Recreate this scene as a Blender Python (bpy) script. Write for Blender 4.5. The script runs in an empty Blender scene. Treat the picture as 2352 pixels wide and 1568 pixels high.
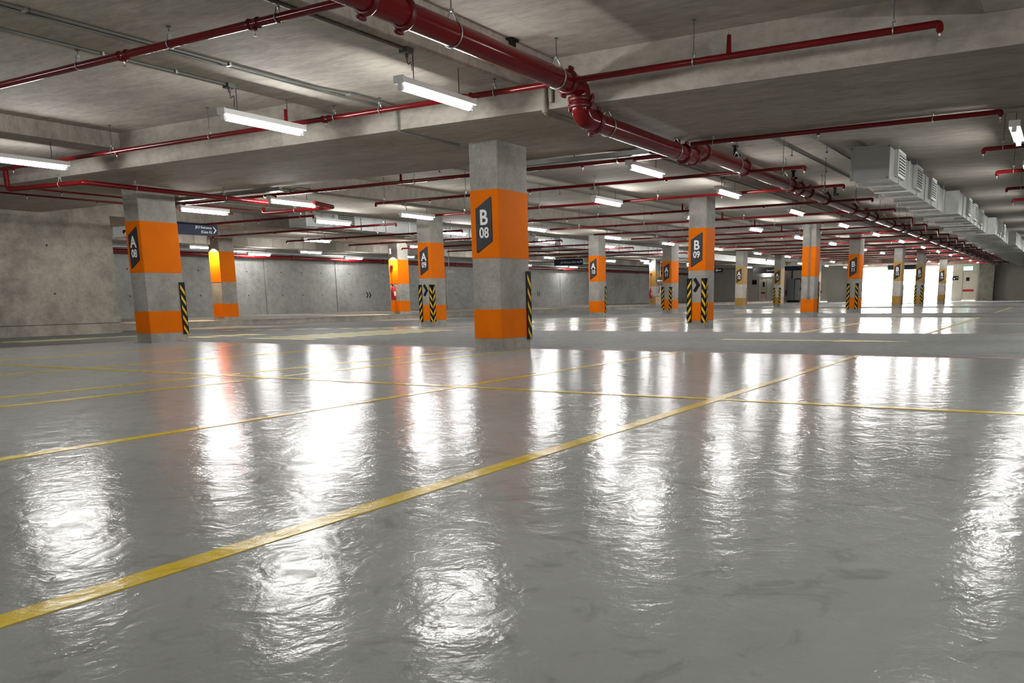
import bpy, math, random
from mathutils import Vector, Matrix
random.seed(7)
C = bpy.context.scene.collection
PI = math.pi

# ---------------------------------------------------------------- levels (metres)
Z_SLAB, Z_BAND, Z_DROP = 3.37, 3.13, 2.84        # near ceiling: slab, wide shallow beams, deep cross beam
DX0, DX1 = 8.85, 11.85                           # the deep cross beam over the 08 pillars
XEND = 80.0
def fall(x): return .0035*max(0, x-12)
def z_slab(x): return Z_SLAB if x < DX0 else 3.23+fall(x)
def z_band(x): return Z_BAND if x < DX0 else 2.88+fall(x)
BANDS = [(-2.0, .82), (5.66, 8.47), (13.19, 16.4), (21.0, 24.0), (28.8, 31.2)]
def ceil_z(x, y):
    if DX0 <= x <= DX1: return Z_DROP
    if x > 74: return z_band(x)
    for a, b in BANDS:
        if a <= y <= b: return z_band(x)
    return z_slab(x)

# ---------------------------------------------------------------- materials
def newmat(name):
    m = bpy.data.materials.new(name); m.use_nodes = True
    nt = m.node_tree; nt.nodes.clear()
    out = nt.nodes.new('ShaderNodeOutputMaterial'); b = nt.nodes.new('ShaderNodeBsdfPrincipled')
    nt.links.new(b.outputs[0], out.inputs[0])
    return m, nt, b
def N(nt, t, **kw):
    n = nt.nodes.new(t)
    for k, v in kw.items():
        if k in n.inputs: n.inputs[k].default_value = v
        else: setattr(n, k, v)
    return n
def srgb(r, g, b):
    f = lambda c: (c/255/12.92) if c/255 <= .04045 else ((c/255+.055)/1.055)**2.4
    return (f(r), f(g), f(b), 1)
def ramp(nt, fac, stops):
    r = nt.nodes.new('ShaderNodeValToRGB'); e = r.color_ramp.elements
    while len(e) < len(stops): e.new(.5)
    for q, (p, c) in zip(e, stops): q.position = p; q.color = c
    nt.links.new(fac, r.inputs[0]); return r.outputs[0]
def mul(nt, a, b, fac=1.0):
    n = N(nt, 'ShaderNodeMix', data_type='RGBA', blend_type='MULTIPLY'); n.inputs[0].default_value = fac
    nt.links.new(a, n.inputs[6]); nt.links.new(b, n.inputs[7]); return n.outputs[2]
def plain(name, col, rough=.5, metal=0, var=.12, scale=6, spec=.5, bump=0):
    m, nt, b = newmat(name)
    tc = N(nt, 'ShaderNodeTexCoord')
    no = N(nt, 'ShaderNodeTexNoise', Scale=scale, Detail=4)
    nt.links.new(tc.outputs['Object'], no.inputs['Vector'])
    lo = tuple(c*(1-var) for c in col[:3])+(1,); hi = tuple(min(1, c*(1+var)) for c in col[:3])+(1,)
    nt.links.new(ramp(nt, no.outputs[0], [(.3, lo), (.7, hi)]), b.inputs['Base Color'])
    b.inputs['Roughness'].default_value = rough; b.inputs['Metallic'].default_value = metal
    b.inputs['Specular IOR Level'].default_value = spec
    if bump:
        bp = N(nt, 'ShaderNodeBump', Strength=bump, Distance=.004)
        nt.links.new(no.outputs[0], bp.inputs['Height']); nt.links.new(bp.outputs[0], b.inputs['Normal'])
    return m
def concrete(name, col, seams=None, stain=.35, rough=.85, stretch=(1, 1, 1), fine=26, turn=False):
    """cast concrete: broad stains, fine speckle, small pits, optional formwork seams"""
    m, nt, b = newmat(name)
    tc = N(nt, 'ShaderNodeTexCoord')
    mp = N(nt, 'ShaderNodeMapping'); mp.inputs['Scale'].default_value = stretch
    nt.links.new(tc.outputs['Object'], mp.inputs['Vector']); v = mp.outputs[0]
    n1 = N(nt, 'ShaderNodeTexNoise', Scale=.9, Detail=4, Roughness=.62); nt.links.new(v, n1.inputs['Vector'])
    n2 = N(nt, 'ShaderNodeTexNoise', Scale=fine, Detail=3, Roughness=.7); nt.links.new(v, n2.inputs['Vector'])
    n3 = N(nt, 'ShaderNodeTexNoise', Scale=4.5, Detail=3, Roughness=.6); nt.links.new(v, n3.inputs['Vector'])
    d = lambda k: (k, k*.985, k*.96, 1)
    base = ramp(nt, n1.outputs[0], [(.28, tuple(c*(1-stain) for c in col[:3])+(1,)), (.5, col), (.72, tuple(min(1, c*(1+stain*.45)) for c in col[:3])+(1,))])
    base = mul(nt, base, ramp(nt, n3.outputs[0], [(.3, d(.78)), (.62, d(1.0))]))
    base = mul(nt, base, ramp(nt, n2.outputs[0], [(.3, d(.80)), (.6, d(1.0))]))
    if seams:
        br = N(nt, 'ShaderNodeTexBrick'); br.offset = .5
        for k, q in {'Scale': 1.0, 'Mortar Size': .004, 'Mortar Smooth': .4, 'Brick Width': seams[0], 'Row Height': seams[1]}.items(): br.inputs[k].default_value = q
        br.inputs['Color1'].default_value = (1, 1, 1, 1); br.inputs['Color2'].default_value = (.93, .93, .93, 1); br.inputs['Mortar'].default_value = (.62, .61, .59, 1)
        rm = N(nt, 'ShaderNodeMapping'); rm.inputs['Rotation'].default_value = (0, 0, PI/2 if turn else 0)
        nt.links.new(tc.outputs['Object'], rm.inputs['Vector']); nt.links.new(rm.outputs[0], br.inputs['Vector'])
        base = mul(nt, base, br.outputs[0], .8)
    nt.links.new(base, b.inputs['Base Color'])
    b.inputs['Roughness'].default_value = rough; b.inputs['Specular IOR Level'].default_value = .3
    bp = N(nt, 'ShaderNodeBump', Strength=.35, Distance=.006)
    nt.links.new(n2.outputs[0], bp.inputs['Height']); nt.links.new(bp.outputs[0], b.inputs['Normal'])
    return m
def floor_mat(name, col, rough, wave, grain, spec=.5, ripple=.0, sheen=.0):
    """power-floated floor under a clear sealer: trowel waves and orange-peel grain break up the reflections"""
    m, nt, b = newmat(name)
    tc = N(nt, 'ShaderNodeTexCoord'); v = tc.outputs['Object']
    n1 = N(nt, 'ShaderNodeTexNoise', Scale=.55, Detail=3, Roughness=.6); nt.links.new(v, n1.inputs['Vector'])
    n2 = N(nt, 'ShaderNodeTexNoise', Scale=5, Detail=4, Roughness=.65); nt.links.new(v, n2.inputs['Vector'])
    n2.inputs['Distortion'].default_value = 1.2
    base = ramp(nt, n1.outputs[0], [(.3, tuple(c*.88 for c in col[:3])+(1,)), (.7, tuple(c*1.06 for c in col[:3])+(1,))])
    base = mul(nt, base, ramp(nt, n2.outputs[0], [(.30, (.72, .72, .71, 1)), (.45, (1, 1, 1, 1))]))
    nt.links.new(base, b.inputs['Base Color'])
    rr = N(nt, 'ShaderNodeMapRange'); rr.inputs['From Min'].default_value = .3; rr.inputs['From Max'].default_value = .7
    rr.inputs['To Min'].default_value = rough*.75; rr.inputs['To Max'].default_value = rough*1.3
    nt.links.new(n2.outputs[0], rr.inputs['Value']); nt.links.new(rr.outputs[0], b.inputs['Roughness'])
    # dusty film: streaky patches where the sealer is dull
    n4 = N(nt, 'ShaderNodeTexNoise', Scale=6.5, Detail=4, Roughness=.7, Distortion=.7); nt.links.new(v, n4.inputs['Vector'])
    sp = N(nt, 'ShaderNodeMapRange'); sp.inputs['From Min'].default_value = .40; sp.inputs['From Max'].default_value = .62
    sp.inputs['To Min'].default_value = spec*.12; sp.inputs['To Max'].default_value = spec
    nt.links.new(n4.outputs[0], sp.inputs['Value']); nt.links.new(sp.outputs[0], b.inputs['Specular IOR Level'])
    b.inputs['Sheen Weight'].default_value = sheen; b.inputs['Sheen Roughness'].default_value = .45
    w1 = N(nt, 'ShaderNodeTexNoise', Scale=4.2, Detail=3, Roughness=.6, Distortion=.9); nt.links.new(v, w1.inputs['Vector'])
    w2 = N(nt, 'ShaderNodeTexNoise', Scale=120, Detail=2, Roughness=.7); nt.links.new(v, w2.inputs['Vector'])
    w3 = N(nt, 'ShaderNodeTexNoise', Scale=22, Detail=2, Roughness=.6, Distortion=.6); nt.links.new(v, w3.inputs['Vector'])
    b0 = N(nt, 'ShaderNodeBump', Strength=1.0, Distance=wave); nt.links.new(w1.outputs[0], b0.inputs['Height'])
    b1 = N(nt, 'ShaderNodeBump', Strength=1.0, Distance=ripple); nt.links.new(w3.outputs[0], b1.inputs['Height'])
    nt.links.new(b0.outputs[0], b1.inputs['Normal'])
    b2 = N(nt, 'ShaderNodeBump', Strength=1.0, Distance=grain); nt.links.new(w2.outputs[0], b2.inputs['Height'])
    nt.links.new(b1.outputs[0], b2.inputs['Normal']); nt.links.new(b2.outputs[0], b.inputs['Normal'])
    return m
def emit(name, col, strength):
    m = bpy.data.materials.new(name); m.use_nodes = True; nt = m.node_tree; nt.nodes.clear()
    out = nt.nodes.new('ShaderNodeOutputMaterial'); e = nt.nodes.new('ShaderNodeEmission')
    e.inputs[0].default_value = col; e.inputs[1].default_value = strength
    nt.links.new(e.outputs[0], out.inputs[0]); m.cycles.emission_sampling = 'FRONT'; return m

M = {}
M['ceil'] = concrete('cast_concrete_ceiling', (.50, .475, .435, 1), seams=(9.6, 1.22), stain=.17, stretch=(2.0, .55, 1), fine=14, turn=True)
M['wall'] = concrete('cast_concrete_wall', (.40, .38, .335, 1), stain=.45, fine=16)
M['bwall'] = concrete('precast_wall_panels', (.31, .32, .315, 1), stain=.25, fine=20)
M['pillar'] = concrete('pillar_concrete', (.37, .365, .345, 1), stain=.42, fine=24)
M['paleconc'] = concrete('painted_pale_concrete', (.52, .50, .47, 1), stain=.1, fine=30)
M['room'] = plain('beige_painted_wall', (.50, .48, .43, 1), .8, var=.06, scale=1.2)
M['gloss'] = floor_mat('sealed_glossy_floor', (.218, .225, .211, 1), .135, .0047, .00034, spec=.19, ripple=.0014, sheen=.17)
M['matte'] = floor_mat('worn_matte_lane_floor', (.19, .195, .188, 1), .6, .003, .0006, spec=.15, sheen=.04)
M['kerb'] = concrete('kerb_concrete', (.40, .38, .35, 1), stain=.3, fine=24)
M['yellow'] = floor_mat('yellow_line_paint', (.56, .40, .012, 1), .2, .0042, .0004, spec=.26, ripple=.0015, sheen=.04)
M['yellow_pale'] = plain('worn_yellow_paint', (.68, .61, .28, 1), .5, var=.2)
M['redline'] = plain('faded_red_line_paint', (.26, .13, .12, 1), .5, var=.25)
M['orange'] = plain('orange_band_paint', (.72, .155, .0006, 1), .7, var=.05, scale=3, spec=.1)
M['ochre'] = plain('ochre_band_paint', (.36, .20, .04, 1), .6, var=.08, scale=3)
M['red'] = plain('red_pipe_paint', (.125, .004, .006, 1), .17, var=.12, scale=2, spec=.35)
M['redclamp'] = plain('red_coupling_paint', (.10, .003, .005, 1), .38, var=.2)
M['galv'] = plain('galvanised_steel', (.45, .45, .43, 1), .42, .9, var=.15)
M['rod'] = plain('threaded_rod_steel', (.12, .12, .115, 1), .5, .7)
M['conduit'] = plain('grey_conduit', (.20, .20, .185, 1), .5, .2)
M['beige_cond'] = plain('beige_conduit', (.28, .265, .21, 1), .55)
M['brass'] = plain('sprinkler_brass', (.62, .58, .48, 1), .3, .9)
M['duct'] = plain('duct_sheet_metal', (.36, .37, .36, 1), .42, .45, var=.08, scale=2)
M['grille'] = plain('white_grille', (.66, .67, .65, 1), .45)
M['dark'] = plain('dark_void', (.015, .015, .015, 1), .8)
M['black'] = plain('black_rubber', (.009, .0085, .0085, 1), .6, spec=.2)
M['gyellow'] = plain('guard_yellow', (.72, .45, .015, 1), .5, spec=.3)
M['sign'] = plain('charcoal_sign_panel', (.032, .032, .038, 1), .5, spec=.25)
M['signedge'] = plain('black_sign_edge', (.01, .01, .012, 1), .5)
M['white'] = plain('white_lettering', (.82, .82, .84, 1), .5, var=.03)
M['navy'] = plain('navy_sign_board', (.008, .014, .038, 1), .5, spec=.2)
M['lampbody'] = plain('white_lamp_enamel', (.80, .80, .79, 1), .35, var=.03)
M['cable'] = plain('dark_cable', (.05, .05, .05, 1), .5)
M['extred'] = plain('extinguisher_red', (.45, .006, .010, 1), .25)
M['door'] = plain('cream_door_paint', (.55, .53, .45, 1), .5, var=.05)
M['tank'] = plain('grey_blue_panel', (.16, .18, .20, 1), .5)
M['mirror'] = plain('convex_mirror_glass', (.85, .80, .80, 1), .06, 1.0, var=.02)
M['ground'] = concrete('outside_ground', (.62, .58, .52, 1), stain=.12)
M['outwall'] = concrete('outside_wall', (.60, .52, .42, 1), stain=.2)
M['tube'] = emit('fluorescent_tube_light', (1.0, .99, .97, 1), 120)
M['exit'] = emit('green_exit_light', (.45, 1.0, .72, 1), 5)
M['smallamp'] = emit('bulkhead_light', (1, .98, .94, 1), 25)

# ---------------------------------------------------------------- mesh builder
class MB:
    def __init__(s): s.v = []; s.f = []; s.m = []; s.s = []
    def add(s, vs, fs, mi=0, smooth=False):
        o = len(s.v); s.v += [tuple(v) for v in vs]
        for f in fs: s.f.append(tuple(o+i for i in f)); s.m.append(mi); s.s.append(smooth)
        return s
    def box(s, x0, x1, y0, y1, z0, z1, mi=0):
        return s.add([(x0, y0, z0), (x1, y0, z0), (x1, y1, z0), (x0, y1, z0), (x0, y0, z1), (x1, y0, z1), (x1, y1, z1), (x0, y1, z1)],
                     [(0, 3, 2, 1), (4, 5, 6, 7), (0, 1, 5, 4), (1, 2, 6, 5), (2, 3, 7, 6), (3, 0, 4, 7)], mi)
    def bbox(s, x0, x1, y0, y1, z0, z1, b=.01, mi=0):
        """box with its four upright edges chamfered"""
        p = [(x0+b, y0), (x1-b, y0), (x1, y0+b), (x1, y1-b), (x1-b, y1), (x0+b, y1), (x0, y1-b), (x0, y0+b)]
        return s.prism([(x, y, z0) for x, y in p], (0, 0, z1-z0), mi)
    def prism(s, poly, d, mi=0, smooth=False):
        n = len(poly); a = [Vector(p) for p in poly]; b = [p+Vector(d) for p in a]
        fs = [tuple(range(n))[::-1], tuple(range(n, 2*n))]+[(i, (i+1) % n, n+(i+1) % n, n+i) for i in range(n)]
        return s.add(a+b, fs, mi, smooth)
    def quad(s, *p, mi=0): return s.add(p, [tuple(range(len(p)))], mi)
    def tube(s, pts, r, n=12, mi=0, caps=True, bend=0, closed=False):
        P = [Vector(p) for p in pts]
        if bend and len(P) > 2:
            Q = [P[0]]
            for i in range(1, len(P)-1):
                a = (P[i-1]-P[i]); c = (P[i+1]-P[i]); bl = min(bend, a.length*.49, c.length*.49)
                A = P[i]+a.normalized()*bl; B = P[i]+c.normalized()*bl
                for k in range(7):
                    t = k/6; Q.append(A*(1-t)**2+P[i]*2*t*(1-t)+B*t*t)
            Q.append(P[-1]); P = Q
        m = len(P); vs = []; u = None
        for i, p in enumerate(P):
            if closed: t = P[(i+1) % m]-P[i-1]
            else: t = (P[min(i+1, m-1)]-P[max(i-1, 0)])
            t.normalize()
            if u is None:
                u = t.orthogonal().normalized()
            u = (u-t*u.dot(t)).normalized(); w = t.cross(u)
            for k in range(n):
                a = 2*PI*k/n; vs.append(p+(u*math.cos(a)+w*math.sin(a))*r)
        fs = []
        for i in range(m if closed else m-1):
            j = (i+1) % m
            for k in range(n): fs.append((i*n+k, i*n+(k+1) % n, j*n+(k+1) % n, j*n+k))
        s.add(vs, fs, mi, True)
        if caps and not closed: s.add(vs[:n], [tuple(range(n))[::-1]], mi); s.add(vs[-n:], [tuple(range(n))], mi)
        return s
    def lathe(s, prof, origin, axis=(0, 0, 1), n=20, mi=0, smooth=True):
        ax = Vector(axis).normalized(); u = ax.orthogonal().normalized(); w = ax.cross(u); o = Vector(origin)
        vs = [o+ax*h+(u*math.cos(2*PI*k/n)+w*math.sin(2*PI*k/n))*r for r, h in prof for k in range(n)]
        fs = [(i*n+k, i*n+(k+1) % n, (i+1)*n+(k+1) % n, (i+1)*n+k) for i in range(len(prof)-1) for k in range(n)]
        s.add(vs, fs, mi, smooth)
        s.add(vs[:n], [tuple(range(n))[::-1]], mi); s.add(vs[-n:], [tuple(range(n))], mi)
        return s
    def build(s, name, mats, parent=None, at=None):
        me = bpy.data.meshes.new(name)
        o0 = world_loc(parent) if parent else (Vector(at) if at else Vector((0, 0, 0)))
        me.from_pydata([tuple(Vector(v)-o0) for v in s.v], [], s.f)
        mats = mats if isinstance(mats, (list, tuple)) else [mats]
        for m in mats: me.materials.append(m)
        me.polygons.foreach_set('material_index', s.m); me.polygons.foreach_set('use_smooth', s.s)
        me.update()
        o = bpy.data.objects.new(name, me); C.objects.link(o)
        if parent: o.parent = parent
        else: o.location = o0
        return o
def world_loc(o):
    v = Vector(o.location)
    while o.parent: o = o.parent; v = v+Vector(o.location)
    return v
def tag(o, label, cat, group=None, kind=None):
    o['label'] = label; o['category'] = cat
    if group: o['group'] = group
    if kind: o['kind'] = kind
    return o
def thing(name, label, cat, loc, group=None):
    o = bpy.data.objects.new(name, None); C.objects.link(o); o.location = loc; o.empty_display_size = .2
    return tag(o, label, cat, group)
def struct(mb, name, mats, parent=None):
    o = mb.build(name, mats, parent)
    o['kind'] = 'structure'
    return o
def copy_tree(o, parent=None):
    c = o.copy(); C.objects.link(c); c.parent = parent
    for ch in list(o.children): copy_tree(ch, c)
    return c

# text as mesh on a plane: right / up axes
def text_mesh(mb, txt, size, origin, right, up, mi=0, align='CENTER', weight=0.0, xscale=1.0, depth=.002):
    cu = bpy.data.curves.new('t', 'FONT'); cu.body = txt; cu.size = size; cu.align_x = align; cu.offset = weight; cu.extrude = depth
    cu.resolution_u = 4
    ob = bpy.data.objects.new('t', cu); C.objects.link(ob)
    bpy.context.view_layer.update()
    me = bpy.data.meshes.new_from_object(ob)
    r = Vector(right); u = Vector(up); n = r.cross(u); o = Vector(origin)
    mb.add([o+r*(v.co.x*xscale)+u*v.co.y+n*v.co.z for v in me.vertices], [tuple(p.vertices) for p in me.polygons], mi)
    bpy.data.objects.remove(ob); bpy.data.curves.remove(cu); bpy.data.meshes.remove(me)
def strokes(mb, pts, w, right, up, origin, depth=.004, mi=0):
    """a thick polyline (arrow or chevron) on a plane"""
    r = Vector(right); u = Vector(up); n = r.cross(u); o = Vector(origin)
    P = [Vector((a, b, 0)) for a, b in pts]; L = []; R = []
    for i, p in enumerate(P):
        d0 = (P[i]-P[i-1]).normalized() if i else (P[1]-P[0]).normalized()
        d1 = (P[i+1]-P[i]).normalized() if i < len(P)-1 else d0
        d = (d0+d1).normalized(); q = Vector((-d.y, d.x, 0)); k = w/2/max(.3, q.dot(Vector((-d0.y, d0.x, 0))))
        L.append(p+q*k); R.append(p-q*k)
    for i in range(len(P)-1):
        poly = [L[i], L[i+1], R[i+1], R[i]]
        mb.prism([o+r*a.x+u*a.y for a in poly], n*depth, mi)

# ================================================================ SETTING
XW, YS, YB = -9.0, -22.0, 30.7        # shell limits: behind the camera, far right, back wall
def build_ceiling():
    mb = MB()
    ys = sorted({YS, YB, 5.24}|{b for ab in BANDS for b in ab if YS < b < YB})
    xs = [XW, DX0, DX1, 20, 30, 40, 50, 62, 74, XEND]
    def lev(i, j):
        y = (ys[j]+ys[j+1])/2; x0, x1 = xs[i], xs[i+1]; xm = (x0+x1)/2
        if DX0 <= xm <= DX1: return (Z_DROP, Z_DROP)
        if xm < DX0:
            if 5.24 < y < 5.66: return (Z_SLAB-.05, )*2
            z = ceil_z(xm, y); return (z, z)
        b = any(a <= y <= c for a, c in BANDS) or xm > 74
        f = z_band if b else z_slab
        return (f(x0), f(x1))
    for i in range(len(xs)-1):
        for j in range(len(ys)-1):
            a, b = lev(i, j)
            mb.quad((xs[i], ys[j], a), (xs[i], ys[j+1], a), (xs[i+1], ys[j+1], b), (xs[i+1], ys[j], b))
            if j < len(ys)-2:
                c, d = lev(i, j+1)
                if abs(a-c) > 1e-4: mb.quad((xs[i], ys[j+1], a), (xs[i], ys[j+1], c), (xs[i+1], ys[j+1], d), (xs[i+1], ys[j+1], b))
            if i < len(xs)-2:
                c = lev(i+1, j)[0]
                if abs(b-c) > 1e-4: mb.quad((xs[i+1], ys[j], b), (xs[i+1], ys[j+1], b), (xs[i+1], ys[j+1], c), (xs[i+1], ys[j], c))
    return struct(mb, 'ceiling', M['ceil'])
ceiling = build_ceiling()

# floor: glossy bays and matte lanes are faces of one mesh
LANES = [(10.75, 16.75), (27.7, 33.6), (44.6, 50.4), (61.5, 67.5)]
def build_floor():
    mb = MB(); xs = [XW]+[x for ab in LANES for x in ab]+[XEND]
    for i in range(len(xs)-1):
        lane = i % 2
        mb.quad((xs[i], YS, 0), (xs[i+1], YS, 0), (xs[i+1], 16.05, 0), (xs[i], 16.05, 0), mi=1 if lane else 0)
        mb.quad((xs[i], 16.05, 0), (xs[i+1], 16.05, 0), (xs[i+1], YB, 0), (xs[i], YB, 0), mi=1)
    return struct(mb, 'floor', [M['gloss'], M['matte']])
floor = build_floor()
def line(name, x0, x1, y0, y1, mat, z=.0025):
    mb = MB().box(x0, x1, y0, y1, -.002, z); o = mb.build(name, mat, floor); o['kind'] = 'structure'; return o
LW = .088
for x0, x1, y in [(-6, 10.7, 2.13), (-6, 10.7, 4.43), (-6, 10.7, 6.73), (3.0, 10.7, 7.42), (-3, 10.7, 9.86), (-3, 10.7, 12.52), (-6, 10.7, -.17), (-6, 10.7, -2.5)]:
    line('painted_line', x0, x1, y-LW/2, y+LW/2, M['yellow'])
line('painted_line', 5.80, 5.80+LW, -6, 15.0, M['yellow'], .003)
for x0, x1 in [(16.85, 27.6), (33.7, 44.5)]:
    xm = (x0+x1)/2
    for y in (-.17, 2.13, 4.43, 9.2, 11.5, 13.8): line('painted_line', x0, x1, y-LW/2, y+LW/2, M['yellow_pale'])
    line('painted_line', xm, xm+LW, -4, 14.5, M['yellow_pale'], .003)
for a, b in LANES[:3]:
    line('painted_line', a-.05, a+.07, -12, 16.0, M['redline']); line('painted_line', b-.07, b+.05, -12, 16.0, M['redline'])
line('painted_line', -4, 10.7, 16.0, 16.12, M['redline'])
# zebra crossing stripes over the first lane, dashes beside it, lane arrows
for k in range(9):
    x = 11.98+k*.545
    line('painted_line', x, x+.25, 12.62, 14.47, M['yellow_pale'])
for k in range(9):
    mb = MB(); x = 15.22+k*.325; y = 19.35-k*.51
    mb.prism([(x, y, -.002), (x+.28, y-.03, -.002), (x+.33, y-.42, -.002), (x+.05, y-.39, -.002)], (0, 0, .005))
    o = mb.build('painted_line', M['yellow_pale'], floor); o['kind'] = 'structure'
for k in range(3): line('painted_line', 12.0+k*.62, 12.0+k*.62+.42, 15.72, 16.5, M['yellow_pale'])
def arrow(x, y0, y1, mat):
    mb = MB(); mb.box(x-.09, x+.09, y0+1.05, y1, -.002, .004)
    mb.prism([(x-.28, y0+1.1, -.002), (x, y0, -.002), (x+.28, y0+1.1, -.002)], (0, 0, .006))
    o = mb.build('painted_arrow', mat, floor); o['kind'] = 'structure'
arrow(13.95, 2.0, 5.0, M['yellow_pale']); arrow(30.6, 2.0, 5.0, M['yellow_pale'])
mb = MB(); mb.box(9.3, 13.6, 18.25, 18.42, -.002, .004); mb.prism([(9.5, 17.95, -.002), (10.7, 17.95, -.002), (11.6, 18.34, -.002), (10.7, 18.7, -.002), (9.5, 18.7, -.002)], (0, 0, .006))
o = mb.build('painted_arrow', M['yellow_pale'], floor); o['kind'] = 'structure'

# walls
mb = MB()
mb.box(XW, 13.53, 20.9, 21.25, .262, ceil_z(10, 21)+.4); mb.box(XW, 13.53, 20.87, 21.25, 0, .25)
mb.box(XW, 13.525, 20.915, 21.2, .245, .265, 1)
for x, z in [(9.72, 2.12), (11.9, 2.1), (9.75, .98), (11.95, .98), (7.4, 2.1), (7.4, .98), (5.2, 2.1)]:
    mb.lathe([(.022, 0), (.022, .012)], (x, 20.905, z), (0, -1, 0), 10, 1)
mb.box(8.55, 8.565, 20.895, 20.9, .26, 2.84, 1); mb.box(XW, 9.6, 20.895, 20.9, 2.42, 2.43, 1)
wl = struct(mb, 'wall_left', [M['wall'], M['dark']])
mb = MB(); pw = 4.285; x = 22.49-4*pw
while x < XEND:
    x1 = min(x+pw, XEND+.3)
    mb.box(x+.018, x1-.018, YB, YB+.25, .0, 3.9)
    for q in (.22, .5, .78):
        for z in (1.0, 2.0): mb.lathe([(.03, 0), (.03, .006)], (x+pw*q, YB+.001, z), (0, -1, 0), 8, 1)
    x += pw
mb.box(XW, XEND+.3, YB+.06, YB+.3, 0, 3.9, 1)
struct(mb, 'wall_back', [M['bwall'], M['dark']])
mb = MB(); mb.box(13.6, XEND, 22.3, YB, 0, .17); mb.box(13.6, XEND, 22.28, 22.36, .165, .18)
struct(mb, 'trim_1', M['kerb'])
mb = MB(); mb.box(XW-.3, XEND+.3, YS-.3, YS, 0, 4); struct(mb, 'wall_right', M['bwall'])
mb = MB(); mb.box(XW-.3, XW, YS-.3, YB+.3, 0, 4); struct(mb, 'wall_near', M['wall'])
# far end wall around the bright entrance
mb = MB(); ZT = 3.6
mb.box(XEND, XEND+.35, 24.2+.95, YB+.3, 0, ZT); mb.box(XEND, XEND+.35, 23.85, 25.15, 2.38, ZT)
mb.box(XEND, XEND+.35, 19.75, 23.85, 0, ZT); mb.box(XEND, XEND+.35, 18.7, 19.75, 2.2, ZT)
mb.box(XEND, XEND+.35, 16.1, 18.7, 0, ZT)
mb.box(XEND, XEND+.35, 8.45, 16.1, 2.9, ZT)
mb.box(XEND, XEND+.35, 7.72, 8.45, 0, ZT); mb.box(XEND, XEND+.35, 6.5, 7.72, 2.35, ZT); mb.box(XEND, XEND+.35, YS-.3, 6.5, 0, ZT)
struct(mb, 'wall_far', M['room'])
mb = MB(); mb.box(XEND-1.0, XEND, 5.2, 6.35, 0, ZT); struct(mb, 'trim_2', M['pillar'])
mb = MB(); mb.box(XEND-.9, XEND, 15.75, 16.55, 0, ZT); struct(mb, 'trim_3', M['outwall'])
mb = MB()
mb.box(XEND-.12, XEND-.04, 2.1, 2.22, .75, 3.3)
struct(mb, 'trim_4', M['conduit'])
# doors in the far wall
def far_door(n, y0, y1, h, leaf_split=None, plate=None, square=None):
    d = MB().box(XEND+.02, XEND+.1, y0+.06, y1-.06, 0, h-.06).build('door_%d' % n, M['door']); d['kind'] = 'structure'
    fr = MB(); fr.box(XEND-.03, XEND+.12, y0, y0+.07, 0, h); fr.box(XEND-.03, XEND+.12, y1-.07, y1, 0, h); fr.box(XEND-.03, XEND+.12, y0, y1, h-.07, h)
    fr.build('door_frame', M['room'], d)
    if leaf_split: MB().box(XEND+.01, XEND+.025, leaf_split-.012, leaf_split+.012, .02, h-.08).build('leaf_gap', M['dark'], d)
    if plate: MB().box(XEND+.0, XEND+.025, *plate).build('red_plate', M['extred'], d)
    if square: MB().box(XEND+.0, XEND+.025, *square).build('notice', M['black'], d)
    MB().tube([(XEND-.03, y0+.16, 1.05), (XEND-.03, y0+.3, 1.05)], .012, 8).box(XEND-.03, XEND+.02, y0+.14, y0+.18, 1.03, 1.07).build('door_handle', M['galv'], d)
    return d
far_door(1, 23.85, 25.15, 2.4, 24.45, (24.53, 24.95, .82, .98), (24.62, 24.8, 1.45, 1.9))
far_door(2, 18.7, 19.75, 2.2, None, (19.3, 19.65, .85, .98), (19.4, 19.6, 1.6, 1.75))
far_door(3, 6.5, 7.72, 2.35, None, (6.75, 7.6, .76, .94), (7.12, 7.38, 1.64, 1.92))
# outside
mb = MB(); mb.box(XEND+.35, 130, -10, 40, -.3, .0); struct(mb, 'floor_outside', M['ground'])
mb = MB(); mb.box(96, 96.4, -10, 40, 0, 1.2); struct(mb, 'wall_outside', M['outwall'])

# ================================================================ PILLARS
def guard(par, cx, cy, sx, sy, name='corner_guard'):
    """L-shaped rubber guard on a pillar corner; sx, sy point from the corner back along the two faces"""
    mb = MB(); t, w, z0, z1 = .014, .1, .14, 1.115
    X0, X1 = sorted((cx-sx*t, cx+sx*w)); Y0, Y1 = sorted((cy-sy*t, cy)); mb.box(X0, X1, Y0, Y1, z0, z1)
    X0, X1 = sorted((cx-sx*t, cx)); Y0, Y1 = sorted((cy-sy*t, cy+sy*w)); mb.box(X0, X1, Y0, Y1, z0, z1)
    e = .0015
    for k in range(5):
        z = 1.0-k*.19
        for leg in (0, 1):
            a, b = -t*.2, w*.86
            P = [(a, z-.14), (b, z), (b, z+.074), (a, z-.066)]
            if leg == 0: q = [(cx+sx*p, cy-sy*(t+e), zz) for p, zz in P]
            else: q = [(cx-sx*(t+e), cy+sy*p, zz) for p, zz in P]
            mb.quad(*q, mi=1)
    return mb.build(name, [M['black'], M['gyellow']], par)
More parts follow.
